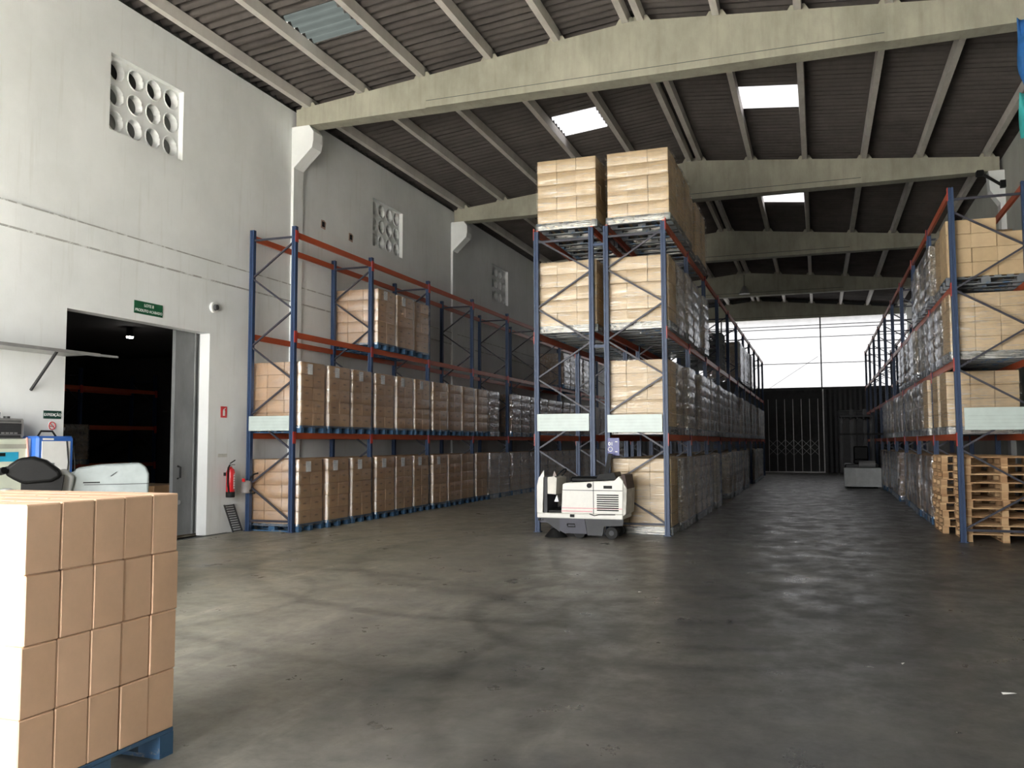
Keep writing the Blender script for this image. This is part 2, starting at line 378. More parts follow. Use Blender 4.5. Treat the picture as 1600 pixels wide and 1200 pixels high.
obj('ledge', MB().prism([(WX-.005,4.66),(WX+.022,4.675),(WX+.022,5.015),(WX-.005,5.03)], 'y', FRONT_Y, YB), WALL, wl)
for i, zz in enumerate((4.668, 5.022)):
    obj('ledge_joint', MB().box(WX, WX+.026, FRONT_Y, YB, zz-.011, zz+.011), JOINT, wl)
PY = [7.0, 15.55, 24.1, 32.65, 41.2]
for y in PY:
    obj('pilaster', MB().prism([(WX-.01,0),(WX+.06,0),(WX+.06,7.55),(WX+.50,7.95),(WX+.53,8.10),(WX+.53,8.30),(WX+.42,8.44),(WX-.01,8.44)], 'y', y, y+.36), WALL, wl)
obj('outer_strip', MB().box(WX-.6, WX-.222, FRONT_Y-.2, YB, 8.5, 9.3), DARKC, wl)
wr = struct(obj('wall_right', MB().box(RX, RX+.22, FRONT_Y-.2, YB, 0, 8.82), WALLR))
for y in PY:
    obj('pilaster', MB().prism([(RX+.01,0),(RX-.12,0),(RX-.12,7.6),(RX-.34,7.95),(RX-.36,8.44),(RX+.01,8.44)], 'y', y, y+.36), WALL, wr)
obj('ledge', MB().box(RX-.022, RX+.005, FRONT_Y, YB, 4.66, 5.03), WALLR, wr)
obj('outer_strip', MB().box(RX+.222, RX+.6, FRONT_Y-.2, YB, 8.5, 9.3), DARKC, wr)
wf = MB().box(DOOR_X1, RX+.2, FRONT_Y-.2, FRONT_Y, 0, DOOR_Z).box(WX-.2, DOOR_X0, FRONT_Y-.2, FRONT_Y, 0, DOOR_Z)
wf.prism([(WX-.6,DOOR_Z),(RX+.6,DOOR_Z),(RX+.6,zb(RX+.6)+.25),(RIDGE,zb(RIDGE)+.25),(WX-.6,zb(WX-.6)+.25)], 'y', FRONT_Y-.2, FRONT_Y)
struct(obj('wall_front', wf, WALL))
# roof: corrugated sheets, skylight openings
SKY = [(-5.90,-4.80,19.63,20.85),(-1.50,-.22,19.60,20.86),(-1.52,-.22,28.25,29.45),(-8.80,-7.75,12.65,13.72)]
def roof_z(x, y): return zb(x) + .262 + .042*math.sin(2*PI*y/.23)
def corrugate(xs, y0, y1, skip):
    mb = MB(); n = int((y1-y0)/.0295); ys = [y0+(y1-y0)*i/n for i in range(n+1)]
    for y in ys:
        for x in xs: mb.v.append((x, y, roof_z(x,y)))
    k = len(xs)
    for i in range(n):
        ym = (ys[i]+ys[i+1])/2
        for j in range(k-1):
            xm = (xs[j]+xs[j+1])/2
            if not skip(xm, ym): mb.f.append((i*k+j, i*k+j+1, (i+1)*k+j+1, (i+1)*k+j))
    return mb
xs = sorted({WX-.6, RIDGE, RX+.6, *[s[0] for s in SKY], *[s[1] for s in SKY]})
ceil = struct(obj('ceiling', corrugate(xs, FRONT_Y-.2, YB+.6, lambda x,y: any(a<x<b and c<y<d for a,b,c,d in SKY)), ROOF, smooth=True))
for i, (a,b,c,d) in enumerate(SKY):
    o = struct(obj('window_%d' % (i+2), corrugate([a-.02,b+.02], c-.03, d+.03, lambda x,y: False), SKYL if i < 3 else SKYD, smooth=True)); o.location.z = .012
PX = [-10.13,-8.84,-7.44,-5.97,-4.58,-3.22,-2.94,-1.56,-.15,1.33,2.67,4.20]
ends = [FRONT_Y]+PY+[YB]
for x in PX:
    for a, b in zip(ends[:-1], ends[1:]):
        obj('purlin', MB().prism([(x-.06,zb(x)),(x+.06,zb(x)),(x+.075,zb(x)+.205),(x-.075,zb(x)+.205)], 'y', a+.02, b+.34 if b in PY else b), PURL, ceil)
for y in PY+[YB-.02]:
    g = MB().prism([(WX+.10,8.44),(RX-.10,8.44),(RX-.10,zb(RX-.1)),(RIDGE,zb(RIDGE)),(WX+.10,zb(WX+.1))], 'y', y+.01, y+.36)
    bm_ = obj('roof_beam', g, BEAMC, ceil)
    # wider web in the middle: raised lower flange, its shadow painted as a dark strip, and pads under the purlins
    obj('lower_flange', MB().prism([(-7.33,8.44),(1.24,8.44),(1.24,8.575),(-7.33,8.575)], 'y', y-.022, y+.012), BEAMC, bm_)
    obj('flange_shadow', MB().box(-7.33, 1.24, y+.002, y+.013, 8.575, 8.60), DARKC, bm_)
    for x in PX:
        obj('purlin_pad', MB().prism([(x-.20,zb(x)-.01),(x+.20,zb(x)-.01),(x+.12,zb(x)+.12),(x-.12,zb(x)+.12)], 'y', y+.06, y+.30), BEAMC, bm_)
# end wall: dark sheeting below, translucent window above
wb = MB()
nx = 120; prof = []
for i in range(nx+1):
    x = WX-.1 + (RX-WX+.2)*i/nx; prof.append((x, YB + (.0 if i % 4 < 2 else .05)))
for i, (x, y) in enumerate(prof): wb.v += [(x,y,0),(x,y,4.6)]
for i in range(nx): wb.f.append((2*i,2*i+2,2*i+3,2*i+1))
wbk = struct(obj('wall_back', wb, DMETAL))
obj('sill_rail', MB().box(WX, RX, YB-.12, YB-.01, 4.50, 4.63), DMETAL, wbk)
obj('gable', MB().prism([(WX-.6,8.4),(RX+.6,8.4),(RX+.6,zb(RX)+.25),(RIDGE,zb(RIDGE)+.25),(WX-.6,zb(WX)+.25)], 'y', YB+.34, YB+.5), DMETAL, wbk)
win = struct(obj('window_1', MB().add([(WX,YB+.04,4.6),(RX,YB+.04,4.6),(RX,YB+.04,8.45),(WX,YB+.04,8.45)], [(0,1,2,3)]), WINP))
for x, wd in ((.26,.07),(-5.0,.07)):
    obj('mullion', MB().box(x-wd/2, x+wd/2, YB-.08, YB+.0, 4.6, 8.45), DMETAL, win)
for z in (8.04, 7.87, 7.38, 5.95):
    obj('glazing_rail', MB().box(WX, RX, YB-.05, YB+.01, z-.018, z+.018), DMETAL, win)
obj('stay_wire', MB().cyl((-2.45,YB-.1,4.63), (.10,YB-.1,6.30), .012, 6), DMETAL, win)
# sliding lattice gate at the far end
gate = struct(obj('door_2', MB().box(-2.84, .30, YB-.14, YB-.09, .02, 4.35), plain('gate_black', (.030,.030,.031), .6)))
obj('gate_frame', MB().box(-2.84,.33,YB-.26,YB-.15,.0,.07), LMETAL, gate)
obj('gate_post', MB().box(.27,.33,YB-.26,YB-.15,.07,4.5), LMETAL, gate)
for i in range(7):
    x = -2.55+.43*i; obj('gate_bar', MB().box(x-.016,x+.016,YB-.2,YB-.16,.07,4.0), LMETAL, gate)
for i in range(6):
    x = -2.55+.43*i
    for k in range(2):
        z = .95+.42*k
        obj('lattice_strip', MB().bar((x,YB-.22,z),(x+.43,YB-.22,z+.42),.012,.03,(0,1,0)), LMETAL, gate)
        obj('lattice_strip', MB().bar((x,YB-.235,z+.42),(x+.43,YB-.235,z),.012,.03,(0,1,0)), LMETAL, gate)
# left doorway: sliding door leaf, dark store room behind
d1 = struct(obj('door_1', MB().box(-10.87,-10.80,12.50,14.6,.03,3.72), DOORM))
for y in (13.00, 13.10): obj('door_rib', MB().box(-10.80,-10.775,y,y+.04,.03,3.72), DOORM, d1)
obj('door_handle', MB().tube([(-10.80,12.62,1.26),(-10.74,12.62,1.24),(-10.74,12.62,1.06),(-10.80,12.62,1.04)], .018), BLACK, d1)
obj('door_lock', MB().cyl((-10.80,12.63,.62),(-10.76,12.63,.62),.04,12), LMETAL, d1)
obj('door_rail', MB().box(-10.86,-10.76,9.3,14.8,3.72,3.82), DMETAL, d1)
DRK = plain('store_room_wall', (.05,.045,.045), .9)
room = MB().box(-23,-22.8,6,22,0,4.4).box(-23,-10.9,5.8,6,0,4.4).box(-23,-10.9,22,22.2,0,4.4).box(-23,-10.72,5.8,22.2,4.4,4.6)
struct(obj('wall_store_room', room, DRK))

# ------------------------------------------------------------------ pallet racks
def rack(name, label, x0, x1, y0, pitch, nb, levels, ztop, aisle, top_from=0):
    """x0..x1 outer faces of the frames; one run of nb bays; aisle = +1 / -1 side that faces the aisle"""
    t = thing(name, label, 'pallet rack', ((x0+x1)/2, y0, 0))
    cx = (x0+x1)/2; hw = (x1-x0)/2
    post = MB()
    # open channel post with a groove along its front
    post.prism([(-.045,-.04),(-.012,-.04),(-.008,-.028),(.008,-.028),(.012,-.04),(.045,-.04),(.045,.04),(-.045,.04)], 'z', 0, ztop)
    pm = post.mesh('upright', BLUE)
    fm = MB().box(-.07,.07,-.06,.06,0,.012).mesh('foot_plate', BLUE)
    bl = pitch-.08
    beam = MB().prism([(-.022,-.055),(.022,-.055),(.022,.055),(-.022,.055)], 'y', .04, pitch-.04).mesh('beam', ORNG)
    conn = MB().box(aisle*.045-.006,aisle*.045+.006,-.047,.047,-.15,.075).mesh('beam_connector', REDC)
    hm = MB().box(-hw+.045, hw-.045, -.012, .012, -.02, .02).mesh('brace', BRACE)
    dz = .665; wdt = 2*hw-.09
    dm = {}
    for s in (1,-1):
        dm[s] = MB().bar((-s*wdt/2,0,0),(s*wdt/2,0,dz),.03,.035,(0,1,0)).mesh('brace', BRACE)
    for i in range(nb+1):
        y = pitch*i
        for s in (-1,1):
            u = inst('upright', pm, t, (s*(hw-.045), y+.04, 0)); inst('foot_plate', fm, u)
        inst('brace', hm, t, (0,y+.04,ztop-.2)); inst('brace', hm, t, (0,y+.04,.2))
        z = .20; s = -aisle
        while z+dz < ztop-.1:
            inst('brace', dm[s], t, (0,y+.04,z)); z += dz; s = -s
        for lz in levels:
            inst('beam_connector', conn, t, (aisle*(hw-.045), y+.04, lz-.055))
    for i in range(nb):
        for lz in levels:
            for s in (-1,1):
                inst('beam', beam, t, (s*(hw-.045), pitch*i+.04, lz-.055))
    return t
L_X0, L_X1, L_Y, L_P = -10.32, -9.28, 13.93, 2.99
C_Y, C_P = 15.43, 2.93
R_Y, R_P = 15.93, 3.08
LZ = [1.86, 3.77, 5.70]; CZ = [1.80, 3.72, 5.70]; RZ = [1.78, 3.02, 4.28, 5.90]
rl_ = rack('pallet_rack', 'long blue and orange pallet rack standing along the white left wall', L_X0, L_X1, L_Y, L_P, 10, LZ, 5.80, 1)
rc1 = rack('pallet_rack', 'left half of the tall back-to-back rack in the middle, behind the floor sweeper', -5.01, -3.85, C_Y, C_P, 10, CZ, 5.66, -1)
rc2 = rack('pallet_rack', 'right half of the tall back-to-back rack in the middle, facing the far gate aisle', -3.66, -2.51, C_Y, C_P, 10, CZ, 5.66, 1)
rr = rack('pallet_rack', 'blue and orange pallet rack along the right wall with wooden pallets under it', 2.16, 3.34, R_Y, R_P, 9, RZ, 5.92, -1)
def plate(parent, x0, x1, y, z0, z1):
    px, py = parent.location.x, parent.location.y
    p = obj('load_plate', MB().box(x0-px, x1-px, y-py-.012, y-py, z0, z1, .004), PLATE, parent); p['label'] = 'pale printed load plate across the rack end'
    for k in range(4):
        obj('print_line', MB().box(x0-px+.05, x1-px-.05, y-py-.0135, y-py-.0118, z0+.05+.06*k, z0+.056+.06*k), plain('plate_print', (.40,.47,.45), .5), p)
plate(rl_, -10.26, -9.36, 13.92, 1.90, 2.18)
plate(rc1, -4.95, -3.95, 15.42, 1.87, 2.19); plate(rc2, -3.61, -2.61, 15.42, 1.84, 2.16); plate(rr, 2.28, 3.30, 15.92, 1.84, 2.21)
for zz in (1.0, 3.4, 5.3):
    obj('row_spacer', MB().box(.58,.77,.02,.06,zz,zz+.05), BLUE, rc1)

# ------------------------------------------------------------------ pallet loads
def wrap_mesh(name, hx, hy, z0, z1, rows, seed, mat, bulge=.012, low=.10):
    rnd = random.Random(seed); mb = MB(); r = .07; cs = 7; ring = []
    zs = []
    for k in range(rows):
        a = z0+(z1-z0)*k/rows; h = (z1-z0)/rows
        zs += [(a+h*.03,-.6),(a+h*.18,.4),(a+h*.5,1),(a+h*.82,.4),(a+h*.97,-.6)]
    zs = [(z0-low,-.3),(z0-low*.5,.35),(z0-.03,.2)]+zs
    per = 4*(cs+1)
    phase = [rnd.uniform(-1,1) for _ in range(4)]
    for zi, (z, bl) in enumerate(zs):
        for c, (sx,sy,a0) in enumerate(((1,-1,-PI/2),(1,1,0),(-1,1,PI/2),(-1,-1,PI))):
            jit = rnd.uniform(-.006,.006)
            for q in range(cs+1):
                t = a0 + PI/2*q/cs; e = .012+bulge*bl*.6+jit
                mb.v.append((sx*(hx-r)+(r+e)*math.cos(t), sy*(hy-r)+(r+e)*math.sin(t), z))
    n = len(zs)
    for i in range(n-1):
        for k in range(per): mb.f.append((i*per+k, i*per+(k+1)%per, (i+1)*per+(k+1)%per, (i+1)*per+k))
    mb.f.append(tuple(range((n-1)*per, n*per)))
    return mb.mesh(name, mat, True)
HX, HY, PH = .60, .435, .14
def pallet_parts(hx, hy, mat):
    """meshes of one timber pallet: bearers carry deck boards, blocks, skids"""
    d = {}
    d['pallet'] = MB().box(-hx,hx,-.05,.05,.098,.118).mesh('pallet', mat)
    d['bearer'] = MB().box(-hx,hx,-.05,.05,.098,.118).mesh('bearer', mat)
    d['deck_board'] = MB().box(-.052,.052,-hy,hy,.1185,.14,.003).mesh('deck_board', mat)
    d['block'] = MB().box(-.07,.07,-.05,.05,.022,.0975).mesh('block', mat)
    d['skid'] = MB().box(-hx,hx,-.05,.05,.0,.0215).mesh('skid', mat)
    return d
PPB = pallet_parts(HX-.0, HY, PALB); PPG = pallet_parts(HX-.0, HY, PALG)
def add_pallet(root, d, hx, hy, z=0):
    p = inst('pallet', d['pallet'], root, (0,0,z))
    for s in (-1,1): inst('bearer', d['bearer'], p, (0,s*(hy-.05),0))
    for i in range(7): inst('deck_board', d['deck_board'], p, (-hx+.052+i*(2*hx-.104)/6,0,0))
    for sy in (-1,0,1):
        inst('skid', d['skid'], p, (0,sy*(hy-.05),0))
        for sx in (-1,0,1): inst('block', d['block'], p, (sx*(hx-.07),sy*(hy-.05),0))
    return p
mbp = MB()
for i in range(7): mbp.box(-HX+i*(2*HX-.104)/6, -HX+.104+i*(2*HX-.104)/6, -HY, HY, .118, .14)
for sy in (-1,0,1):
    y = sy*(HY-.05); mbp.box(-HX,HX,y-.05,y+.05,.098,.118).box(-HX,HX,y-.05,y+.05,0,.022)
    for sx in (-1,0,1): mbp.box(sx*(HX-.07)-.07, sx*(HX-.07)+.07, y-.05, y+.05, .022, .098)
FARPAL = mbp.mesh('pallet', PALB); FARPALG = mbp.mesh('pallet', PALG)
CW, CD, CH = (2*HX-.05)/3, HY-.025, .244
def cbox(mat, g=.003): return MB().box(-CW/2+g, CW/2-g, -CD/2+g, CD/2-g, .0015, CH-.0015, g*2.4).mesh('carton', mat)
CB = {'t': cbox(CART), 'p': cbox(CARTF, .0018)}
FAR = {}
for nz in (4,5):
    for key, mat in (('t',CART),('p',CARTF)):
        mb = MB()
        for k in range(nz):
            for i in range(3):
                for j in range(2):
                    x = -HX+.025+CW*(i+.5); y = -HY+.025+CD*(j+.5); z = PH+CH*k
                    mb.box(x-CW/2+.003,x+CW/2-.003,y-CD/2+.003,y+CD/2-.003,z+.002,z+CH-.002,.008)
        FAR[key,nz] = mb.mesh('carton_stack', mat)
WRAP = {}
for nz in (4,5):
    for fi, fm in enumerate((FILM, FILMC, FILM2)):
        for sd in range(4): WRAP[nz,fi,sd] = wrap_mesh('shrink_wrap', HX, HY, PH, PH+CH*nz+.004, nz, 100*nz+10*fi+sd, fm, .014 if fi == 0 else .018, (.05,.135,.13)[fi])
ORD = ['first','second','third','fourth','fifth','sixth','seventh','eighth','ninth','tenth','eleventh','twelfth','thirteenth','fourteenth','fifteenth','sixteenth','seventeenth','eighteenth','nineteenth','twentieth','twenty-first','twenty-second','twenty-third','twenty-fourth','twenty-fifth','twenty-sixth','twenty-seventh','twenty-eighth','twenty-ninth','thirtieth']
PAPM = MB().box(.0,.004,-.085,.085,-.10,.10).mesh('paper_label', PAPER)
LC = [0]
def load(x, y, z, label, group, detail=False, nz=5, tint='t', film=0, paper=False, skip=None):
    jx = .018 if x < -9 else .05
    LC[0] += 1; rnd = random.Random(LC[0]*31)
    t = thing('pallet_load', label, 'pallet load', (x+rnd.uniform(-jx,jx), y+rnd.uniform(-.010,.010), z), group, rnd.uniform(-.014,.014))
    if detail:
        add_pallet(t, PPB if tint == 't' else PPG, HX, HY)
        for k in range(nz):
            for i in range(3):
                for j in range(2):
                    if skip and skip(i,j,k): continue
                    inst('carton', CB[tint], t, (-HX+.025+CW*(i+.5)+rnd.uniform(-.005,.005), -HY+.025+CD*(j+.5)+rnd.uniform(-.004,.004), PH+CH*k), rnd.uniform(-.006,.006))
    else:
        stuff(inst('pallet', FARPAL if tint == 't' else FARPALG, t)); stuff(inst('carton_stack', FAR[tint,nz], t))
    if not skip: inst('shrink_wrap', WRAP[nz,film,LC[0]%4], t)
    if paper: inst('paper_label', PAPM, t, (HX+.034, -.20+rnd.uniform(-.04,.04), PH+CH*nz-.14))
    return t
def run(rack_words, level_words, group, x, z, y0, pitch, slots, det, tint='t', silver_from=99, paper=0, nz=5, film0=0, ord0=0):
    for n, s in enumerate(slots):
        b, k = divmod(s, 3)
        y = y0 + pitch*b + .095 + (pitch-.11)/3*(k+.5)
        word = 'silver film' if n >= silver_from else 'clear film'
        load(x, y, z, 'tan carton load in %s, %s from the front, %s, %s' % (word, ORD[n+ord0], level_words, rack_words), group,
             n < det, nz, tint, 2 if n >= silver_from else film0, n < paper)
LXC = -9.80
R1 = list(range(0,30))
run('left wall rack', 'floor level', 'loads on the floor under the left rack', LXC, 0, L_Y, L_P, list(range(0,9))+list(range(9,30)), 8, 't', 10, 7)
run('left wall rack', 'lower shelf', 'loads on the lower shelf of the left rack', LXC, 1.86, L_Y, L_P, [i for i in range(0,30) if i not in (11,)], 9, 't', 10, 6)
run('left wall rack', 'upper shelf', 'loads on the upper shelf of the left rack', LXC, 3.77, L_Y, L_P, [3,4,5,18,19,20,21], 3, 't', 3, 2)
CXL, CXR = -4.44, -3.06
run('middle rack right half', 'floor level', 'loads on the floor in the middle rack', CXR, 0.005, C_Y, C_P, [0,1,2,3,4,5,6,7]+[11,12,13,14,15,16,17]+[21,22,23,24,25,26,27], 1, 'p', 1, 0, 5, 1)
run('middle rack right half', 'lower shelf', 'loads on the lower shelf of the middle rack', CXR, 1.80, C_Y, C_P, list(range(0,30)), 1, 'p', 1, 0, 5, 1)
run('middle rack right half', 'second shelf', 'loads on the second shelf of the middle rack', CXR, 3.72, C_Y, C_P, [0,1,2,3,4,5,15,16,17,18,19,20], 1, 'p', 1, 0, 5, 1)
run('middle rack right half', 'top shelf', 'loads on top of the middle rack, right half', CXR, 5.70, C_Y, C_P, [0,1,2,3,4,5], 1, 'p', 99, 0, 5, 1)
run('middle rack left half', 'second shelf', 'loads on the second shelf of the middle rack, left half', CXL, 3.72, C_Y, C_P, [0,1,2,3,4,5], 1, 'p', 99, 0, 5, 1)
run('middle rack left half', 'top shelf', 'loads on top of the middle rack, left half', CXL, 5.70, C_Y, C_P, [0,1,2,3,4,5], 1, 'p', 99, 0, 5, 1)
RXC = 2.72
run('right wall rack', 'floor level', 'loads on the floor under the right rack', RXC, 0.005, R_Y, R_P, list(range(3,9))+list(range(10,18)), 0, 't', 0)
run('right wall rack', 'lowest shelf', 'loads on the lowest shelf of the right rack', RXC, 1.78, R_Y, R_P, [1,2,3,4,5,6,7,8,9,10,11,12,13,14,15], 1, 'p', 3, 0, 4, 1)
run('right wall rack', 'middle shelf', 'loads on the middle shelf of the right rack', RXC, 3.02, R_Y, R_P, list(range(0,10)), 1, 'p', 1, 0, 4, 1)
def upper_skip(i, j, k): return k == 3 and i == 2
load(RXC, R_Y+.60, 4.28, 'stepped load of tan cartons high on the front of the right rack, one column lower', 'loads on the upper shelf of the right rack', True, 4, 'p', 0, False, upper_skip)
run('right wall rack', 'upper shelf', 'loads on the upper shelf of the right rack', RXC, 4.28, R_Y, R_P, [1,2,3,4,5], 0, 'p', 1, 0, 4, 1, 1)

# bare timber pallets stacked in the first bay of the right rack
PPW = pallet_parts(.60, .59, PALW)
def bare_pallet(x, y, z, rz, label):
    t = thing('wooden_pallet', label, 'pallet', (x,y,z), 'empty pallets under the right rack', rz)
    p = inst('bearer', PPW['bearer'], t)
    for s in (-1,1): inst('bearer', PPW['bearer'], t, (0,s*.54,0))
    for i in range(6): inst('deck_board', PPW['deck_board'], t, (-.60+.052+i*1.096/5,0,0))
    for sy in (-1,0,1):
        inst('skid', PPW['skid'], t, (0,sy*.54,0))
        for sx in (-1,0,1): inst('block', PPW['block'], t, (sx*.53,sy*.54,0))
rp = random.Random(3)
for k in range(10):
    bare_pallet(2.86+rp.uniform(-.015,.015), 16.68+rp.uniform(-.02,.02), .1402*k, PI/2+rp.uniform(-.01,.01), '%s wooden pallet from the floor in the front stack under the right rack' % ORD[k])
for k in range(10):
    bare_pallet(2.66+rp.uniform(-.03,.03), 18.02+rp.uniform(-.02,.02), .1402*k, PI/2+rp.uniform(-.02,.02), '%s wooden pallet from the floor in the rear stack under the right rack' % ORD[k])
# pallets on the middle rack's second shelf
for k in range(7):
    t = thing('wooden_pallet', '%s pallet from below in the dark stack on the second shelf of the middle rack' % ORD[k], 'pallet', (CXR, 24.95, 3.722+.1402*k), 'pallets on the second shelf of the middle rack')
    stuff(inst('pallet_boards', FARPALG, t))

# near pallet of cartons, bottom left
t = thing('pallet_load', 'large shrink-wrapped pallet of plain tan cartons close by at the bottom left', 'pallet load', (-3.90, 3.385, 0))
NPX, NPY = .60, .485
PPN = pallet_parts(NPX, NPY, PALB); add_pallet(t, PPN, NPX, NPY)
cxn, cyn, czn = .30, .194, .3115
cm = MB().box(-cxn/2+.0015,cxn/2-.0015,-cyn/2+.0015,cyn/2-.0015,.001,czn-.001,.006).mesh('carton', CARTN)
rp = random.Random(11)
for k in range(4):
    off = (.0,.004,.012,.002)[k]
    for i in range(4):
        for j in range(5):
            if 0 < i < 3 and 0 < j < 4 and k < 3: continue
            inst('carton', cm, t, (-NPX+cxn*(i+.5)+rp.uniform(-.003,.003), -NPY+cyn*(j+.5)+off+rp.uniform(-.0012,.0012), PH+czn*k), rp.uniform(-.008,.008))
inst('shrink_wrap', wrap_mesh('shrink_wrap', NPX+.002, NPY+.006, PH, PH+czn*4+.003, 4, 5, FILMN, .004), t)

# ------------------------------------------------------------------ ride-on floor sweeper
sw = thing('floor_sweeper', 'cream ride-on floor sweeper parked in front of the middle rack', 'sweeper', (-3.95, 14.6, 0))
D = .74
def sx(x): return x+3.95
obj('chassis', MB().box(sx(-4.70), sx(-3.17), 0, D, .34, .43, .012), CREAM, sw)
body = obj('body', MB().prism([(sx(-4.26),.43),(sx(-3.17),.43),(sx(-3.16),1.00),(sx(-3.23),1.08),(sx(-3.31),1.005),(sx(-4.19),.955),(sx(-4.235),.93)], 'y', .005, D-.02), CREAM, sw); bevel(body, .012, 2)
obj('panel_seam', MB().box(sx(-4.25), sx(-3.17), -.001, .006, .826, .836), SKIRT, body)
obj('panel_seam', MB().box(sx(-3.685), sx(-3.675), -.001, .006, .43, .99), SKIRT, body)
obj('stripe', MB().box(sx(-4.25), sx(-3.18), -.002, .006, .515, .53), PINK, body)['label'] = 'faded red stripe'
obj('stripe', MB().box(sx(-4.25), sx(-3.70), -.0015, .006, .46, .478), PINK, body)
for k in range(8):
    obj('louver', MB().prism([(-.004,.485+.037*k),(.012,.485+.037*k),(.012,.507+.037*k),(-.001,.503+.037*k)], 'x', sx(-3.62), sx(-3.24)), BLACK, body)
obj('filler_cap', MB().cyl((sx(-3.75),-.025,.915),(sx(-3.75),.01,.915),.042,16), BLACK, body, smooth=True)
obj('badge', MB().box(sx(-3.50),sx(-3.35),-.004,.006,.865,.915), BLACK, body)
obj('rear_vent', MB().prism([(sx(-3.20),.86),(sx(-3.10),.86),(sx(-3.135),1.10),(sx(-3.20),1.11)], 'y', .05, D-.06), plain('rusty_brown', (.06,.035,.03), .7), sw)
obj('rear_panel', MB().prism([(sx(-3.17),.40),(sx(-3.12),.44),(sx(-3.10),.86),(sx(-3.165),.98)], 'y', .02, D-.03), plain('dusty_cream', (.46,.44,.40), .6, 0, .3), sw)
# front cowl with steering console
obj('front_cowl', MB().prism([(sx(-4.70),.43),(sx(-4.60),.43),(sx(-4.58),1.05),(sx(-4.665),1.05),(sx(-4.70),.90)], 'y', .0, D), CREAM, sw)
con = obj('steering_console', MB().prism([(sx(-4.53),.76),(sx(-4.37),.75),(sx(-4.355),1.035),(sx(-4.40),1.065),(sx(-4.53),1.05)], 'y', .06, D-.06), plain('console_cream', (.60,.57,.50), .45), sw)
obj('console_pillar', MB().box(sx(-4.585), sx(-4.525), .04, D-.04, .43, 1.05), SKIRT, sw)
obj('mirror', MB().prism([(sx(-4.66),1.05),(sx(-4.575),1.05),(sx(-4.58),1.17)], 'y', .02, .07), CREAM, sw)
obj('mirror', MB().prism([(sx(-4.50),1.05),(sx(-4.42),1.05),(sx(-4.47),1.16)], 'y', .30, .36), plain('dark_mirror', (.12,.07,.05), .3), sw)
sx_, sz_ = sx(-4.38), 1.10
ring = [(sx_+.02+.17*math.cos(a)*.45, .37+.17*math.sin(a), sz_+.17*math.cos(a)*.5) for a in [2*PI*i/20 for i in range(21)]]
obj('steering_wheel', MB().tube(ring, .014, 8), BLACK, sw, smooth=True)
obj('footwell', MB().box(sx(-4.52), sx(-4.27), .10, D-.02, .431, .47), BLACK, sw)
obj('pedal', MB().prism([(sx(-4.42),.62),(sx(-4.34),.62),(sx(-4.37),.74)], 'y', .12, .2), LMETAL, sw)
obj('seat', MB().box(sx(-4.12), sx(-3.62), .12, D-.12, .965, 1.055, .025), VINYL, sw)
obj('seat_back', MB().prism([(sx(-3.66),1.0),(sx(-3.30),1.02),(sx(-3.34),1.14),(sx(-3.62),1.10)], 'y', .12, D-.12), VINYL, sw)
obj('roll_post', MB().bar((sx(-3.62),D-.1,1.0),(sx(-3.52),D-.1,1.46),.05,.07), BLACK, sw)
obj('side_skirt', MB().prism([(sx(-4.29),.34),(sx(-3.84),.34),(sx(-3.80),.085),(sx(-4.20),.085),(sx(-4.29),.13)], 'y', .0, .04), plain('skirt_violet_grey', (.036,.036,.052), .55), sw)
sk = obj('side_skirt', MB().prism([(sx(-3.835),.34),(sx(-3.16),.34),(sx(-3.17),.24),(sx(-3.50),.22),(sx(-3.53),.06),(sx(-3.79),.06)], 'y', .005, .045), SKIRT, sw)
obj('skirt_handle', MB().tube([(sx(-4.15),-.01,.25),(sx(-4.02),-.01,.25),(sx(-4.01),-.01,.205),(sx(-4.14),-.01,.205),(sx(-4.15),-.01,.25)], .012, 6), DMETAL, sw)
obj('brush_skirt', MB().prism([(sx(-4.64),.34),(sx(-4.29),.34),(sx(-4.29),.10),(sx(-4.62),.33)], 'y', .02, D-.02), SKIRT, sw)
obj('side_brush', MB().lathe([(.05,.16),(.10,.13),(.20,.01),(.05,.01)], (sx(-4.40),.14,0), 18), BLACK, sw, smooth=True)
obj('main_brush', MB().cyl((sx(-3.95),.06,.10),(sx(-3.95),D-.06,.10),.10,18), BLACK, sw, smooth=True)
for px, py in ((-3.38,.05),(-3.38,D-.16),(-4.46,D/2)):
    wm = obj('wheel', MB().cyl((sx(px),py,.105),(sx(px),py+.11,.105),.105,20), BLACK, sw, smooth=True)
    obj('hub', MB().cyl((sx(px),py-.006,.105),(sx(px),py+.02,.105),.045,14), SKIRT, wm, smooth=True)
obj('bumper_wheel', MB().cyl((sx(-4.66),-.01,.31),(sx(-4.66),.03,.31),.022,12), BLACK, sw)
obj('latch', MB().box(sx(-4.10),sx(-4.02),-.012,.006,.365,.415,.006), BLACK, sw)
obj('hose', MB().tube([(sx(-3.75),-.006,.43),(sx(-3.66),-.01,.40),(sx(-3.58),-.008,.42),(sx(-3.3),-.008,.425)], .008, 6), BLACK, sw)

# blue sign on the middle rack
bs = thing('sign', 'small blue mandatory sign with white symbols on the middle rack upright', 'sign', (-3.50, 15.40, 1.58))
obj('board', MB().box(-.11,.11,0,.012,-.16,.16,.003), SIGNB, bs)
rg = [( -.055+.04*math.cos(a), -.003, -.045+.04*math.sin(a)) for a in [2*PI*i/16 for i in range(17)]]
obj('symbol', MB().tube(rg, .007, 6), WHITE, bs)
text('lettering', '01', .09, WHITE, bs, (-.05,-.002,.05), FACE_Y)
for z in (.09,-.09): obj('print_mark', MB().box(.03,.075,-.003,.001,z-.008,z+.008), WHITE, bs)

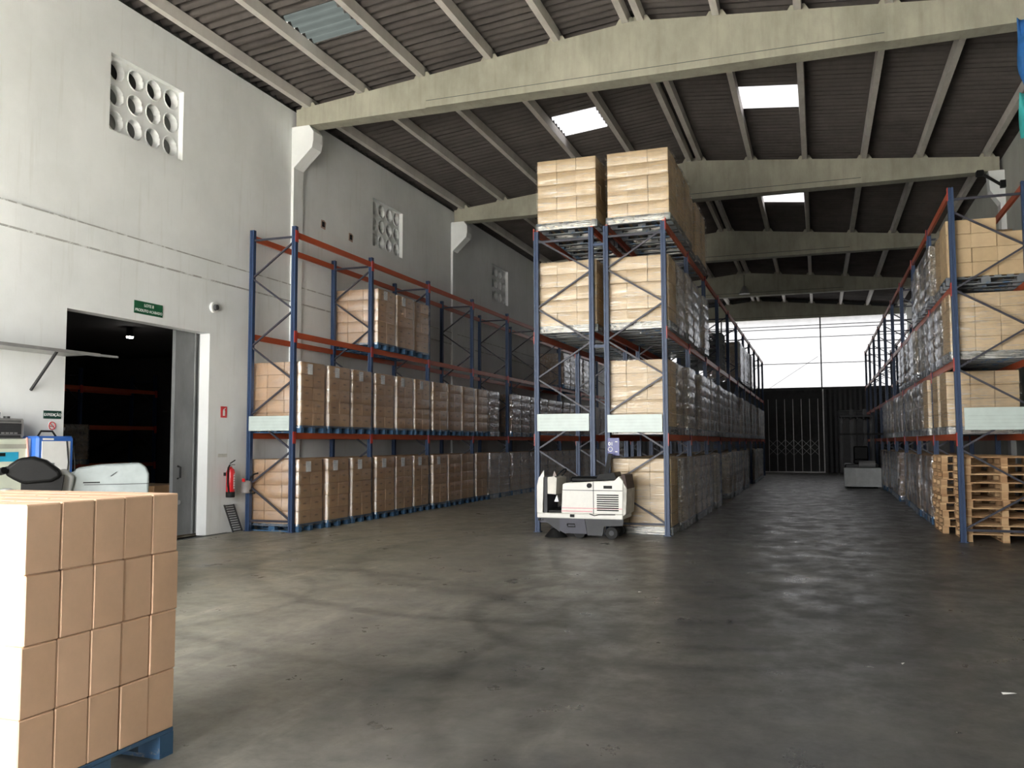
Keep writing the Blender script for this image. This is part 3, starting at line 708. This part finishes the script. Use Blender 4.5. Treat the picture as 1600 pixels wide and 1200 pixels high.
# ------------------------------------------------------------------ left wall fittings
VENTB = plain('vent_backing', (.13,.135,.13), .7)
for i, (a,b,c,d) in enumerate(VENTS):
    lab = ['round-hole concrete vent block nearest the camera, high on the left wall', 'second round-hole vent block on the left wall, above the rack', 'third round-hole vent block on the left wall, dim', 'farthest round-hole vent block on the left wall'][i]
    t = thing('ventilation_block', lab, 'vent', (WX-.10, (a+b)/2, (c+d)/2))
    face = MB(); hy, hz = (b-a)/2, (d-c)/2; py, pz = 2*hy/4.0, 2*hz/3.0; n = 24; r = .158
    for ci in range(4):
        for ri in range(3):
            cy = -hy+py*(ci+.5); cz = -hz+pz*(ri+.5)
            if ci == 0: cy += .0
            vs = []; 
            for q in range(n):
                tq = 2*PI*q/n+PI/4; cs, sn = math.cos(tq), math.sin(tq); k = 1/max(abs(cs),abs(sn))
                vs.append((0, cy+py/2*cs*k, cz+pz/2*sn*k))
            for q in range(n):
                tq = 2*PI*q/n+PI/4; vs.append((0, cy+r*math.cos(tq), cz+r*math.sin(tq)))
            for q in range(n):
                tq = 2*PI*q/n+PI/4; vs.append((-.13, cy+r*.94*math.cos(tq), cz+r*.94*math.sin(tq)))
            fs = [(q,(q+1)%n,n+(q+1)%n,n+q) for q in range(n)] + [(n+q,n+(q+1)%n,2*n+(q+1)%n,2*n+q) for q in range(n)]
            face.add(vs, fs)
    inst('block_face', face.mesh('block_face', WALL, False), t)
    for ci in range(4):
        for ri in range(3):
            cy = -hy+py*(ci+.5); cz = -hz+pz*(ri+.5)
            rim = [(.004, cy+(r+.012)*math.cos(q), cz+(r+.012)*math.sin(q)) for q in [2*PI*k/20 for k in range(21)]]
            obj('rim', MB().tube(rim, .012, 5), WALL, t, smooth=True)
            obj('backing', MB().cyl((-.135,cy,cz),(-.125,cy,cz),r*1.05,18), BLACK if ri == 2 and i == 0 else VENTB, t)

sg = thing('sign', 'green sign with white lettering on the wall above the left doorway', 'sign', (WX+.004, 11.465, 3.905))
obj('board', MB().box(0,.012,-.325,.325,-.105,.105,.003), GREEN, sg)
text('lettering', 'LOTE 8', .068, WHITE, sg, (.014,0,.042), FACE_X)
text('lettering', 'PRODUTO ACABADO', .062, WHITE, sg, (.014,0,-.048), FACE_X)
ex = thing('sign', 'small dark green sign with white lettering left of the doorway', 'sign', (WX+.004, 9.61, 2.085))
obj('board', MB().box(0,.010,-.155,.155,-.058,.058,.003), DGREEN, ex)
text('lettering', 'EXPEDIÇÃO', .056, WHITE, ex, (.012,0,-.002), FACE_X)
ns = thing('sign', 'round no smoking sign under the small green sign', 'sign', (WX+.004, 9.61, 1.925))
obj('disc', MB().cyl((0,0,0),(.006,0,0),.062,24), WHITE, ns)
obj('ring', MB().tube([(.007,.055*math.cos(a),.055*math.sin(a)) for a in [2*PI*i/24 for i in range(25)]], .007, 6), RED, ns)
obj('slash', MB().bar((.008,-.04,.04),(.008,.04,-.04),.006,.011,(1,0,0)), RED, ns)
obj('cigarette', MB().box(.006,.0075,-.035,.03,-.012,-.003), BLACK, ns)
fs_ = thing('sign', 'small red fire extinguisher sign on the wall above the extinguisher', 'sign', (WX+.004, 13.455, 2.25))
obj('board', MB().box(0,.008,-.09,.09,-.105,.105,.003), RED, fs_)
obj('pictogram', MB().prism([(-.03,-.07),(.03,-.07),(.03,.02),(.012,.045),(.05,.07),(.045,.08),(-.012,.055),(-.03,.02)], 'x', .008, .0095), WHITE, fs_)
np_ = thing('notice', 'small pale notice plate on the wall between fire sign and extinguisher', 'notice', (WX+.004, 13.44, 1.44))
obj('board', MB().box(0,.006,-.13,.13,-.032,.032), m_print('notice_print', (.66,.66,.60), (.2,.2,.2), 30), np_)
sr = thing('siren', 'round white siren with a dark centre on the wall right of the doorway', 'siren', (WX, 13.10, 4.17))
obj('base', MB().cyl((0,0,0),(.05,0,0),.10,20), WHITE, sr, smooth=True)
obj('sounder', MB().cyl((.05,0,0),(.10,0,0),.062,20,.05), plain('siren_dark', (.06,.06,.065), .4), sr, smooth=True)
for i, (y, z) in enumerate(((16.83,6.63),(18.06,6.61))):
    t = thing('wall_socket_hole', ['small square hole with broken plaster nearer the pilaster on the left wall', 'small square hole with broken plaster nearer the second vent block'][i], 'hole', (WX, y, z))
    obj('plaster_edge', MB().prism([(-.10,-.09),(.08,-.11),(.11,.06),(.02,.10),(-.09,.09)], 'x', 0, .006), plain('bare_brick', (.42,.30,.25), .9), t)
    obj('hole_shade', MB().box(.004,.009,-.06,.05,-.06,.06), BLACK, t)  # flat black square painting the shade inside the hole
# fire extinguisher
fe = thing('fire_extinguisher', 'red fire extinguisher hanging on the wall beside the left rack', 'fire extinguisher', (WX+.13, 13.53, .66))
obj('cylinder', MB().lathe([(.075,.09),(.08,.10),(.08,.46),(.065,.52),(.03,.545),(.025,.57)], (0,0,0), 20), RED, fe, smooth=True)
obj('base', MB().lathe([(.076,0),(.082,.01),(.082,.10),(.078,.11)], (0,0,0), 20), BLACK, fe, smooth=True)
obj('valve', MB().cyl((0,0,.57),(0,0,.62),.022,12), LMETAL, fe)
obj('handle', MB().bar((0,-.02,.63),(.02,.10,.69),.02,.014).bar((0,-.02,.61),(.02,.09,.605),.02,.012), BLACK, fe)
obj('hose', MB().tube([(0,-.03,.60),(.02,-.10,.55),(.03,-.125,.42),(.03,-.12,.25),(.03,-.09,.13),(.03,-.07,.08)], .014, 8), BLACK, fe, smooth=True)
obj('printed_label', MB().prism([(.081*math.cos(a),.081*math.sin(a)) for a in [-.2+.15*i for i in range(8)]]+[(.078*math.cos(a),.078*math.sin(a)) for a in [-.2+.15*i for i in range(7,-1,-1)]], 'z', .15, .44), m_print('extinguisher_print', (.74,.70,.70), (.45,.02,.03), 7), fe)
obj('wall_bracket', MB().box(-.13,-.07,-.04,.04,.40,.46), BLACK, fe)
# slotted grate leaning on the wall
gr = thing('grate', 'dark slotted grate leaning against the wall under the fire extinguisher', 'grate', (WX, 13.68, 0))
def gx(z): return .14 - .12*z/.52
for s in (-1,1):
    obj('side_rail', MB().bar((gx(0)+.012,s*.135+.06,0.01),(gx(.52)+.012,s*.135-.06,.52),.025,.02,(1,0,0)), SKIRT, gr)
for k in range(12):
    z = .03+.043*k; yo = .06-.12*z/.52
    obj('slat', MB().bar((gx(z)+.012,yo-.13,z),(gx(z)+.012,yo+.13,z),.02,.016,(1,0,0)), SKIRT, gr)
# roll and cable on the left rack end
ub = thing('cable_roll', 'grey tape roll and black cable tied to the left rack corner upright', 'cable', (-10.27, 13.88, .72))
obj('roll', MB().lathe([(.07,0),(.09,.02),(.095,.20),(.07,.24)], (0,0,0), 14), plain('grey_tape', (.22,.20,.19), .6, 0, .3), ub, smooth=True)
obj('cable', MB().tube([(.08,0,.06),(.13,.0,.0),(.19,-.0,.0),(.20,0,.02)], .016, 7), BLACK, ub)
obj('cable_loop', MB().tube([(.06,0,.20),(.10,0,.30),(.17,0,.36),(.26,0,.38)], .016, 7), BLACK, ub)
obj('red_tag', MB().box(-.02,.04,-.10,-.09,.22,.28), RED, ub)
# wall shelf
sh = thing('wall_shelf', 'long thin wall shelf with a diagonal strut left of the doorway', 'shelf', (WX, 0, 0))
obj('board', MB().box(.005,.50,5.4,9.80,2.955,2.985), plain('shelf_grey', (.45,.45,.44), .5), sh)
obj('edge_rail', MB().box(.50,.53,5.4,9.95,2.945,2.99), LMETAL, sh)
obj('edge_pipe', MB().cyl((.52,9.95,2.965),(.56,10.25,2.965),.018,8), LMETAL, sh)
for y in (6.2, 9.22):
    obj('strut', MB().bar((.02,y,2.42),(.48,y,2.95),.03,.03), DMETAL, sh)
# chargers, radio
ch = thing('battery_charger', 'cream charger cabinet with a cyan label at the left edge', 'charger', (WX+.02, 8.52, 0))
cb = obj('cabinet', MB().box(0,.34,-.75,.40,.02,1.73,.012), CHC, ch)
obj('cyan_label', MB().box(.339,.345,-.2,.24,1.43,1.555), CYAN, cb); obj('display', MB().box(.344,.348,-.08,.04,1.50,1.545), BLACK, cb)
obj('top_trim', MB().box(.338,.346,-.75,.38,1.60,1.66), plain('trim_olive', (.40,.40,.33), .5), cb)
obj('edge_trim', MB().box(.10,.36,.36,.41,.02,1.735), CREAM, cb)
obj('triangle_mark', MB().tube([(.343,.10,1.05),(.343,.22,1.05),(.343,.16,.95),(.343,.10,1.05)], .007, 5), GREEN, cb)
obj('cable', MB().tube([(.36,.35,1.75),(.38,.37,1.4),(.38,.35,1.0),(.4,.4,.5)], .014, 7), plain('cable_pink', (.45,.22,.18), .5), ch, smooth=True)
rd = thing('radio', 'silver and black portable radio standing on the cream charger', 'radio', (WX+.20, 8.36, 1.735))
obj('case', MB().box(-.10,.12,-.55,.52,0,.27,.02), LMETAL, rd)
obj('front_panel', MB().box(.118,.126,-.52,.47,.055,.205,.004), plain('radio_panel', (.03,.03,.032), .35), rd)
obj('tuner_strip', MB().box(.118,.124,-.5,.46,.215,.245), plain('radio_dial', (.10,.10,.10), .4), rd)
obj('base_band', MB().box(.118,.124,-.5,.46,.01,.045), DMETAL, rd)
obj('cassette_door', MB().box(.124,.132,-.16,.10,.07,.16,.004), GREY, rd)
for k in range(3): obj('slider', MB().box(.124,.130,.15,.42,.15-.028*k,.162-.028*k), SKIRT, rd)
for k in range(4): obj('button', MB().box(.124,.134,.16+.065*k,.205+.065*k,.062,.082), LMETAL, rd)
obj('carry_handle', MB().tube([(0,-.4,.27),(0,-.40,.34),(0,-.34,.36),(0,.16,.36),(0,.22,.34),(0,.22,.27)], .02, 8), DMETAL, rd)
obj('knob', MB().cyl((0,.34,.27),(0,.34,.30),.04,12), DMETAL, rd)
c2 = thing('battery_charger', 'blue battery charger with a white front panel left of the doorway', 'charger', (WX+.02, 9.22, 0))
cb = obj('cabinet', MB().box(0,.47,-.28,.34,.55,1.77,.03), CHB, c2)
obj('front_panel', MB().box(.468,.476,-.21,.27,1.20,1.70,.004), WHITE, cb)
obj('print_mark', MB().box(.475,.478,-.20,-.02,1.715,1.74), WHITE, cb)
obj('meter', MB().box(.475,.482,-.12,.0,1.34,1.40), GREY, cb)
obj('stand', MB().box(.04,.44,-.25,.31,0,.55,.01), DMETAL, c2)
obj('carry_handle', MB().tube([(.25,-.08,1.77),(.25,-.03,1.84),(.25,.16,1.84),(.25,.22,1.77)], .014, 8), BLACK, c2, smooth=True)
obj('cable', MB().tube([(.48,.20,1.70),(.49,.23,1.4),(.49,.20,1.1)], .010, 6), BLACK, c2); obj('cable', MB().tube([(.44,.34,1.70),(.46,.37,1.4),(.46,.36,.9)], .010, 6), BLACK, c2)

# electric pallet truck between pallet and doorway: grey body, black tiller head
et = thing('pallet_truck', 'grey electric pallet truck with a black tiller head behind the near pallet', 'truck', (-7.37, 7.34, 0), None, math.radians(44))
# local +x to the right in view, -y towards the camera
hood = obj('hood', MB().prism([(-.30,.10),(.52,.10),(.53,1.33),(.50,1.41),(.44,1.45),(.05,1.435),(-.18,1.40),(-.20,1.36),(-.30,1.34)], 'y', -.22, .26), GREY, et, smooth=True); bevel(hood, .03)
obj('hood_seam', MB().box(-.10,.52,-.225,-.215,1.225,1.232), SKIRT, et)
obj('emblem', MB().bar((.15,-.223,1.315),(.21,-.223,1.36),.006,.02,(0,1,0)), SKIRT, et)
obj('vent_slot', MB().box(-.11,.05,-.224,-.21,1.245,1.258), BLACK, et)
obj('recess_panel', MB().box(.02,.20,-.226,-.214,.82,1.02), plain('recess_grey', (.20,.22,.23), .5), et)
cc = obj('control_column', MB().prism([(-.52,.7),(-.30,.7),(-.19,1.32),(-.28,1.40),(-.36,1.38)], 'y', -.30, -.10), plain('pale_column', (.30,.31,.31), .4), et)
bevel(cc, .025)
hd = obj('tiller_head', MB().prism([(-0.803, 1.355), (-0.788, 1.437), (-0.685, 1.519), (-0.566, 1.535), (-0.448, 1.494), (-0.315, 1.387), (-0.3, 1.322), (-0.389, 1.273), (-0.64, 1.256), (-0.729, 1.305)], 'y', -.50, -.22), VINYL, et, smooth=True); bevel(hd, .05, 4)
obj('grip', MB().tube([(-.80,-.55,1.40),(-.84,-.50,1.385),(-.84,-.24,1.385),(-.80,-.18,1.40)], .036, 10), VINYL, hd, smooth=True)
obj('grip_slot', MB().prism([(-0.751, 1.387), (-0.566, 1.42), (-0.507, 1.387), (-0.596, 1.355)], 'y', -.508, -.49), VINYL, hd)
obj('tiller_shroud', MB().prism([(-.66,.9),(-.33,.9),(-.28,1.34),(-.42,1.30),(-.66,1.27)], 'y', -.46, -.24), VINYL, et, smooth=True)
obj('armrest', MB().box(-.60,-.30,-.62,-.48,.98,1.09,.03), plain('pale_armrest', (.32,.33,.33), .4), et)
obj('drip_bag', MB().lathe([(.06,.0),(.13,.06),(.14,.16),(.08,.24),(.03,.26)], (-.78,-.46,.96), 14), plain('clear_bag', (.32,.33,.32), .3), et, smooth=True)
obj('base_cover', MB().box(-.85,.55,-.30,.30,.06,.70,.04), GREY, et)
for s in (-1,1):
    obj('fork', MB().box(s*.2-.02,s*.2+.14,.26,1.35,.05,.11,.01), DMETAL, et)
for px, py in ((-.6,-.24),(-.6,.18),(.2,-.24)):
    obj('wheel', MB().cyl((px,py,.075),(px,py+.07,.075),.075,16), BLACK, et, smooth=True)

# store room contents behind the left doorway
sr_ = rack('pallet_rack', 'dim red-beamed rack inside the dark room behind the left doorway', -20.4, -19.4, 10.0, 2.9, 4, [1.1, 2.2, 3.3], 3.8, 1)
for i in range(8):
    z = (0.0, 1.1, 2.2)[i % 3]
    load(-19.9, 10.7+1.12*i, z, 'dim load, %s from the left, on the rack in the dark doorway room' % ORD[i], 'loads in the dark store room', False, 4, 't', 2)
t = thing('stacked_box', 'brown carton on the floor just inside the dark doorway', 'carton', (-12.6, 14.0, 0))
obj('box_body', MB().box(-.5,.5,-.5,.5,0,.85,.01), CART, t); obj('tape', MB().box(-.03,.03,-.505,.505,.3,.853), plain('brown_tape',(.3,.2,.1),.4), t)
lp = thing('ceiling_lamp', 'small lit lamp on the ceiling of the dark store room', 'lamp', (-15.2, 16.05, 4.15))
obj('housing', MB().lathe([(.09,.03),(.08,.25)], (0,0,0), 16), DMETAL, lp); obj('lens', MB().cyl((0,0,.0),(0,0,.03),.075,16), m_emit('lamp_glow', (1,.97,.9), 4.0), lp)

# ------------------------------------------------------------------ right side and far end
tp = MB()
rp = random.Random(21); na, nb_ = 16, 22
for j in range(nb_+1):
    z = 8.42 - 1.75*j/nb_
    for i in range(na+1):
        x = 3.17 + .05*j/nb_ + .98*i/na; wv = .10*math.sin(i*1.1+j*.25)+.05*math.sin(j*.7+i*.3)
        tp.v.append((x + .018*math.sin(j*.55), 15.50 - .16 + wv, z))
for j in range(nb_):
    for i in range(na): tp.f.append((j*(na+1)+i, j*(na+1)+i+1, (j+1)*(na+1)+i+1, (j+1)*(na+1)+i))
ta = thing('tarpaulin', 'crumpled blue tarpaulin hanging from the front roof beam at the right edge', 'tarpaulin')
c = inst('sheet', tp.mesh('sheet', TARP, True), ta)
sm = c.modifiers.new('thickness', 'SOLIDIFY'); sm.thickness = .012
tq = MB()
for j in range(9):
    z = 7.15 - .75*j/8
    for i in range(na+1):
        x = 3.135 + .98*i/na; tq.v.append((x, 15.22 + .08*math.sin(i*1.3+j*.4), z))
for j in range(8):
    for i in range(na): tq.f.append((j*(na+1)+i, j*(na+1)+i+1, (j+1)*(na+1)+i+1, (j+1)*(na+1)+i))
c = inst('teal_lining', tq.mesh('teal_lining', TEAL, True), ta); c['label'] = 'teal lower fold'
sm = c.modifiers.new('thickness', 'SOLIDIFY'); sm.thickness = .012
wlp = thing('wall_lamp', 'small black lamp arm on the right wall beneath the second roof beam', 'lamp', (RX-.10, 24.1, 8.05))
obj('arm', MB().bar((0,-.05,.0),(-.42,-.05,.32),.05,.06), BLACK, wlp); obj('head', MB().box(-.55,-.38,-.15,.05,.26,.40,.02), BLACK, wlp); obj('foot', MB().box(-.02,.10,-.12,.02,-.08,.10), BLACK, wlp)
hl = thing('hanging_lamp', 'small bell lamp hanging under the fourth roof beam', 'lamp', (-3.05, 41.0, 8.5))
obj('shade', MB().lathe([(.06,.38),(.10,.30),(.24,.05),(.25,0)], (0,0,0), 16), LMETAL, hl, smooth=True); obj('cord', MB().cyl((0,0,.36),(0,0,.9),.012,6), BLACK, hl)
# forklift with pale counterweight
fk = thing('forklift', 'dark forklift with a pale grey counterweight parked at the far right of the aisle', 'forklift', (1.45, 33.4, 0))
obj('counterweight', MB().prism([(-.60,.0),(-.22,-.10),(.62,-.10),(.62,.55),(-.60,.55)], 'z', .06, .72), plain('pale_counterweight', (.52,.54,.54), .5), fk)
obj('chassis', MB().box(-.55,.58,.55,1.9,.15,.85,.03), DMETAL, fk)
obj('seat', MB().box(-.25,.25,.6,1.1,.85,1.05,.04), VINYL, fk); obj('seat_back', MB().box(-.25,.25,.5,.62,1.0,1.5,.04), VINYL, fk)
for x in (-.62,.42):
    obj('guard_post', MB().box(x-.03,x+.03,.45,.51,.7,2.55), SKIRT, fk); obj('guard_post', MB().box(x-.03,x+.03,1.75,1.81,.8,2.55), DMETAL, fk)
obj('guard_roof', MB().box(-.68,.46,.42,1.85,2.55,2.63,.01), SKIRT, fk)
for i in range(5): obj('roof_bar', MB().box(-.55+.22*i,-.51+.22*i,.45,1.82,2.5,2.55), DMETAL, fk)
obj('rear_bar', MB().box(-.75,.75,.44,.5,1.90,1.97), BLACK, fk)
obj('mast', MB().box(-.3,-.18,1.95,2.1,.1,2.9), DMETAL, fk); obj('mast', MB().box(.18,.3,1.95,2.1,.1,2.9), DMETAL, fk)
for x in (-.5,.4):
    for y in (.5,1.6): obj('wheel', MB().cyl((x,y,.25),(x+.14,y,.25),.25,18), BLACK, fk, smooth=True)
obj('gas_bottle', MB().cyl((-.1,.2,.85),(.45,.2,.85),.13,16), plain('bottle_grey',(.22,.22,.22),.4), fk, smooth=True)
# dark storage cabinet behind the forklift
kb = thing('cabinet', 'dark metal cabinet against the far wall behind the forklift', 'cabinet', (1.9, 48.6, 0))
obj('body', MB().box(-.9,.9,-.4,.4,0,3.3,.02), DMETAL, kb); obj('door', MB().box(-.85,-.02,-.43,-.4,.1,3.2,.01), plain('cab_dark',(.06,.06,.062),.5), kb); obj('door', MB().box(.02,.85,-.43,-.4,.1,3.2,.01), plain('cab_dark2',(.055,.055,.06),.5), kb)
# litter on the floor
for i, (x,y,rz,lab) in enumerate(((1.13,6.53,.4,'white paper scrap lying on the floor at the right'),(.55,7.15,1.1,'tiny pale scrap on the floor left of the paper scrap'),(-1.9,9.6,.3,'tiny pale scrap on the floor in the middle'))):
    t = thing('paper_scrap', lab, 'litter', (x,y,.002), None, rz)
    k = 1.0 if i == 0 else .45
    obj('sheet', MB().add([(-.045*k,-.012*k,0),(.05*k,-.016*k,.006),(.045*k,.016*k,.003),(-.04*k,.014*k,.008)], [(0,1,2,3)]), WHITE, t)
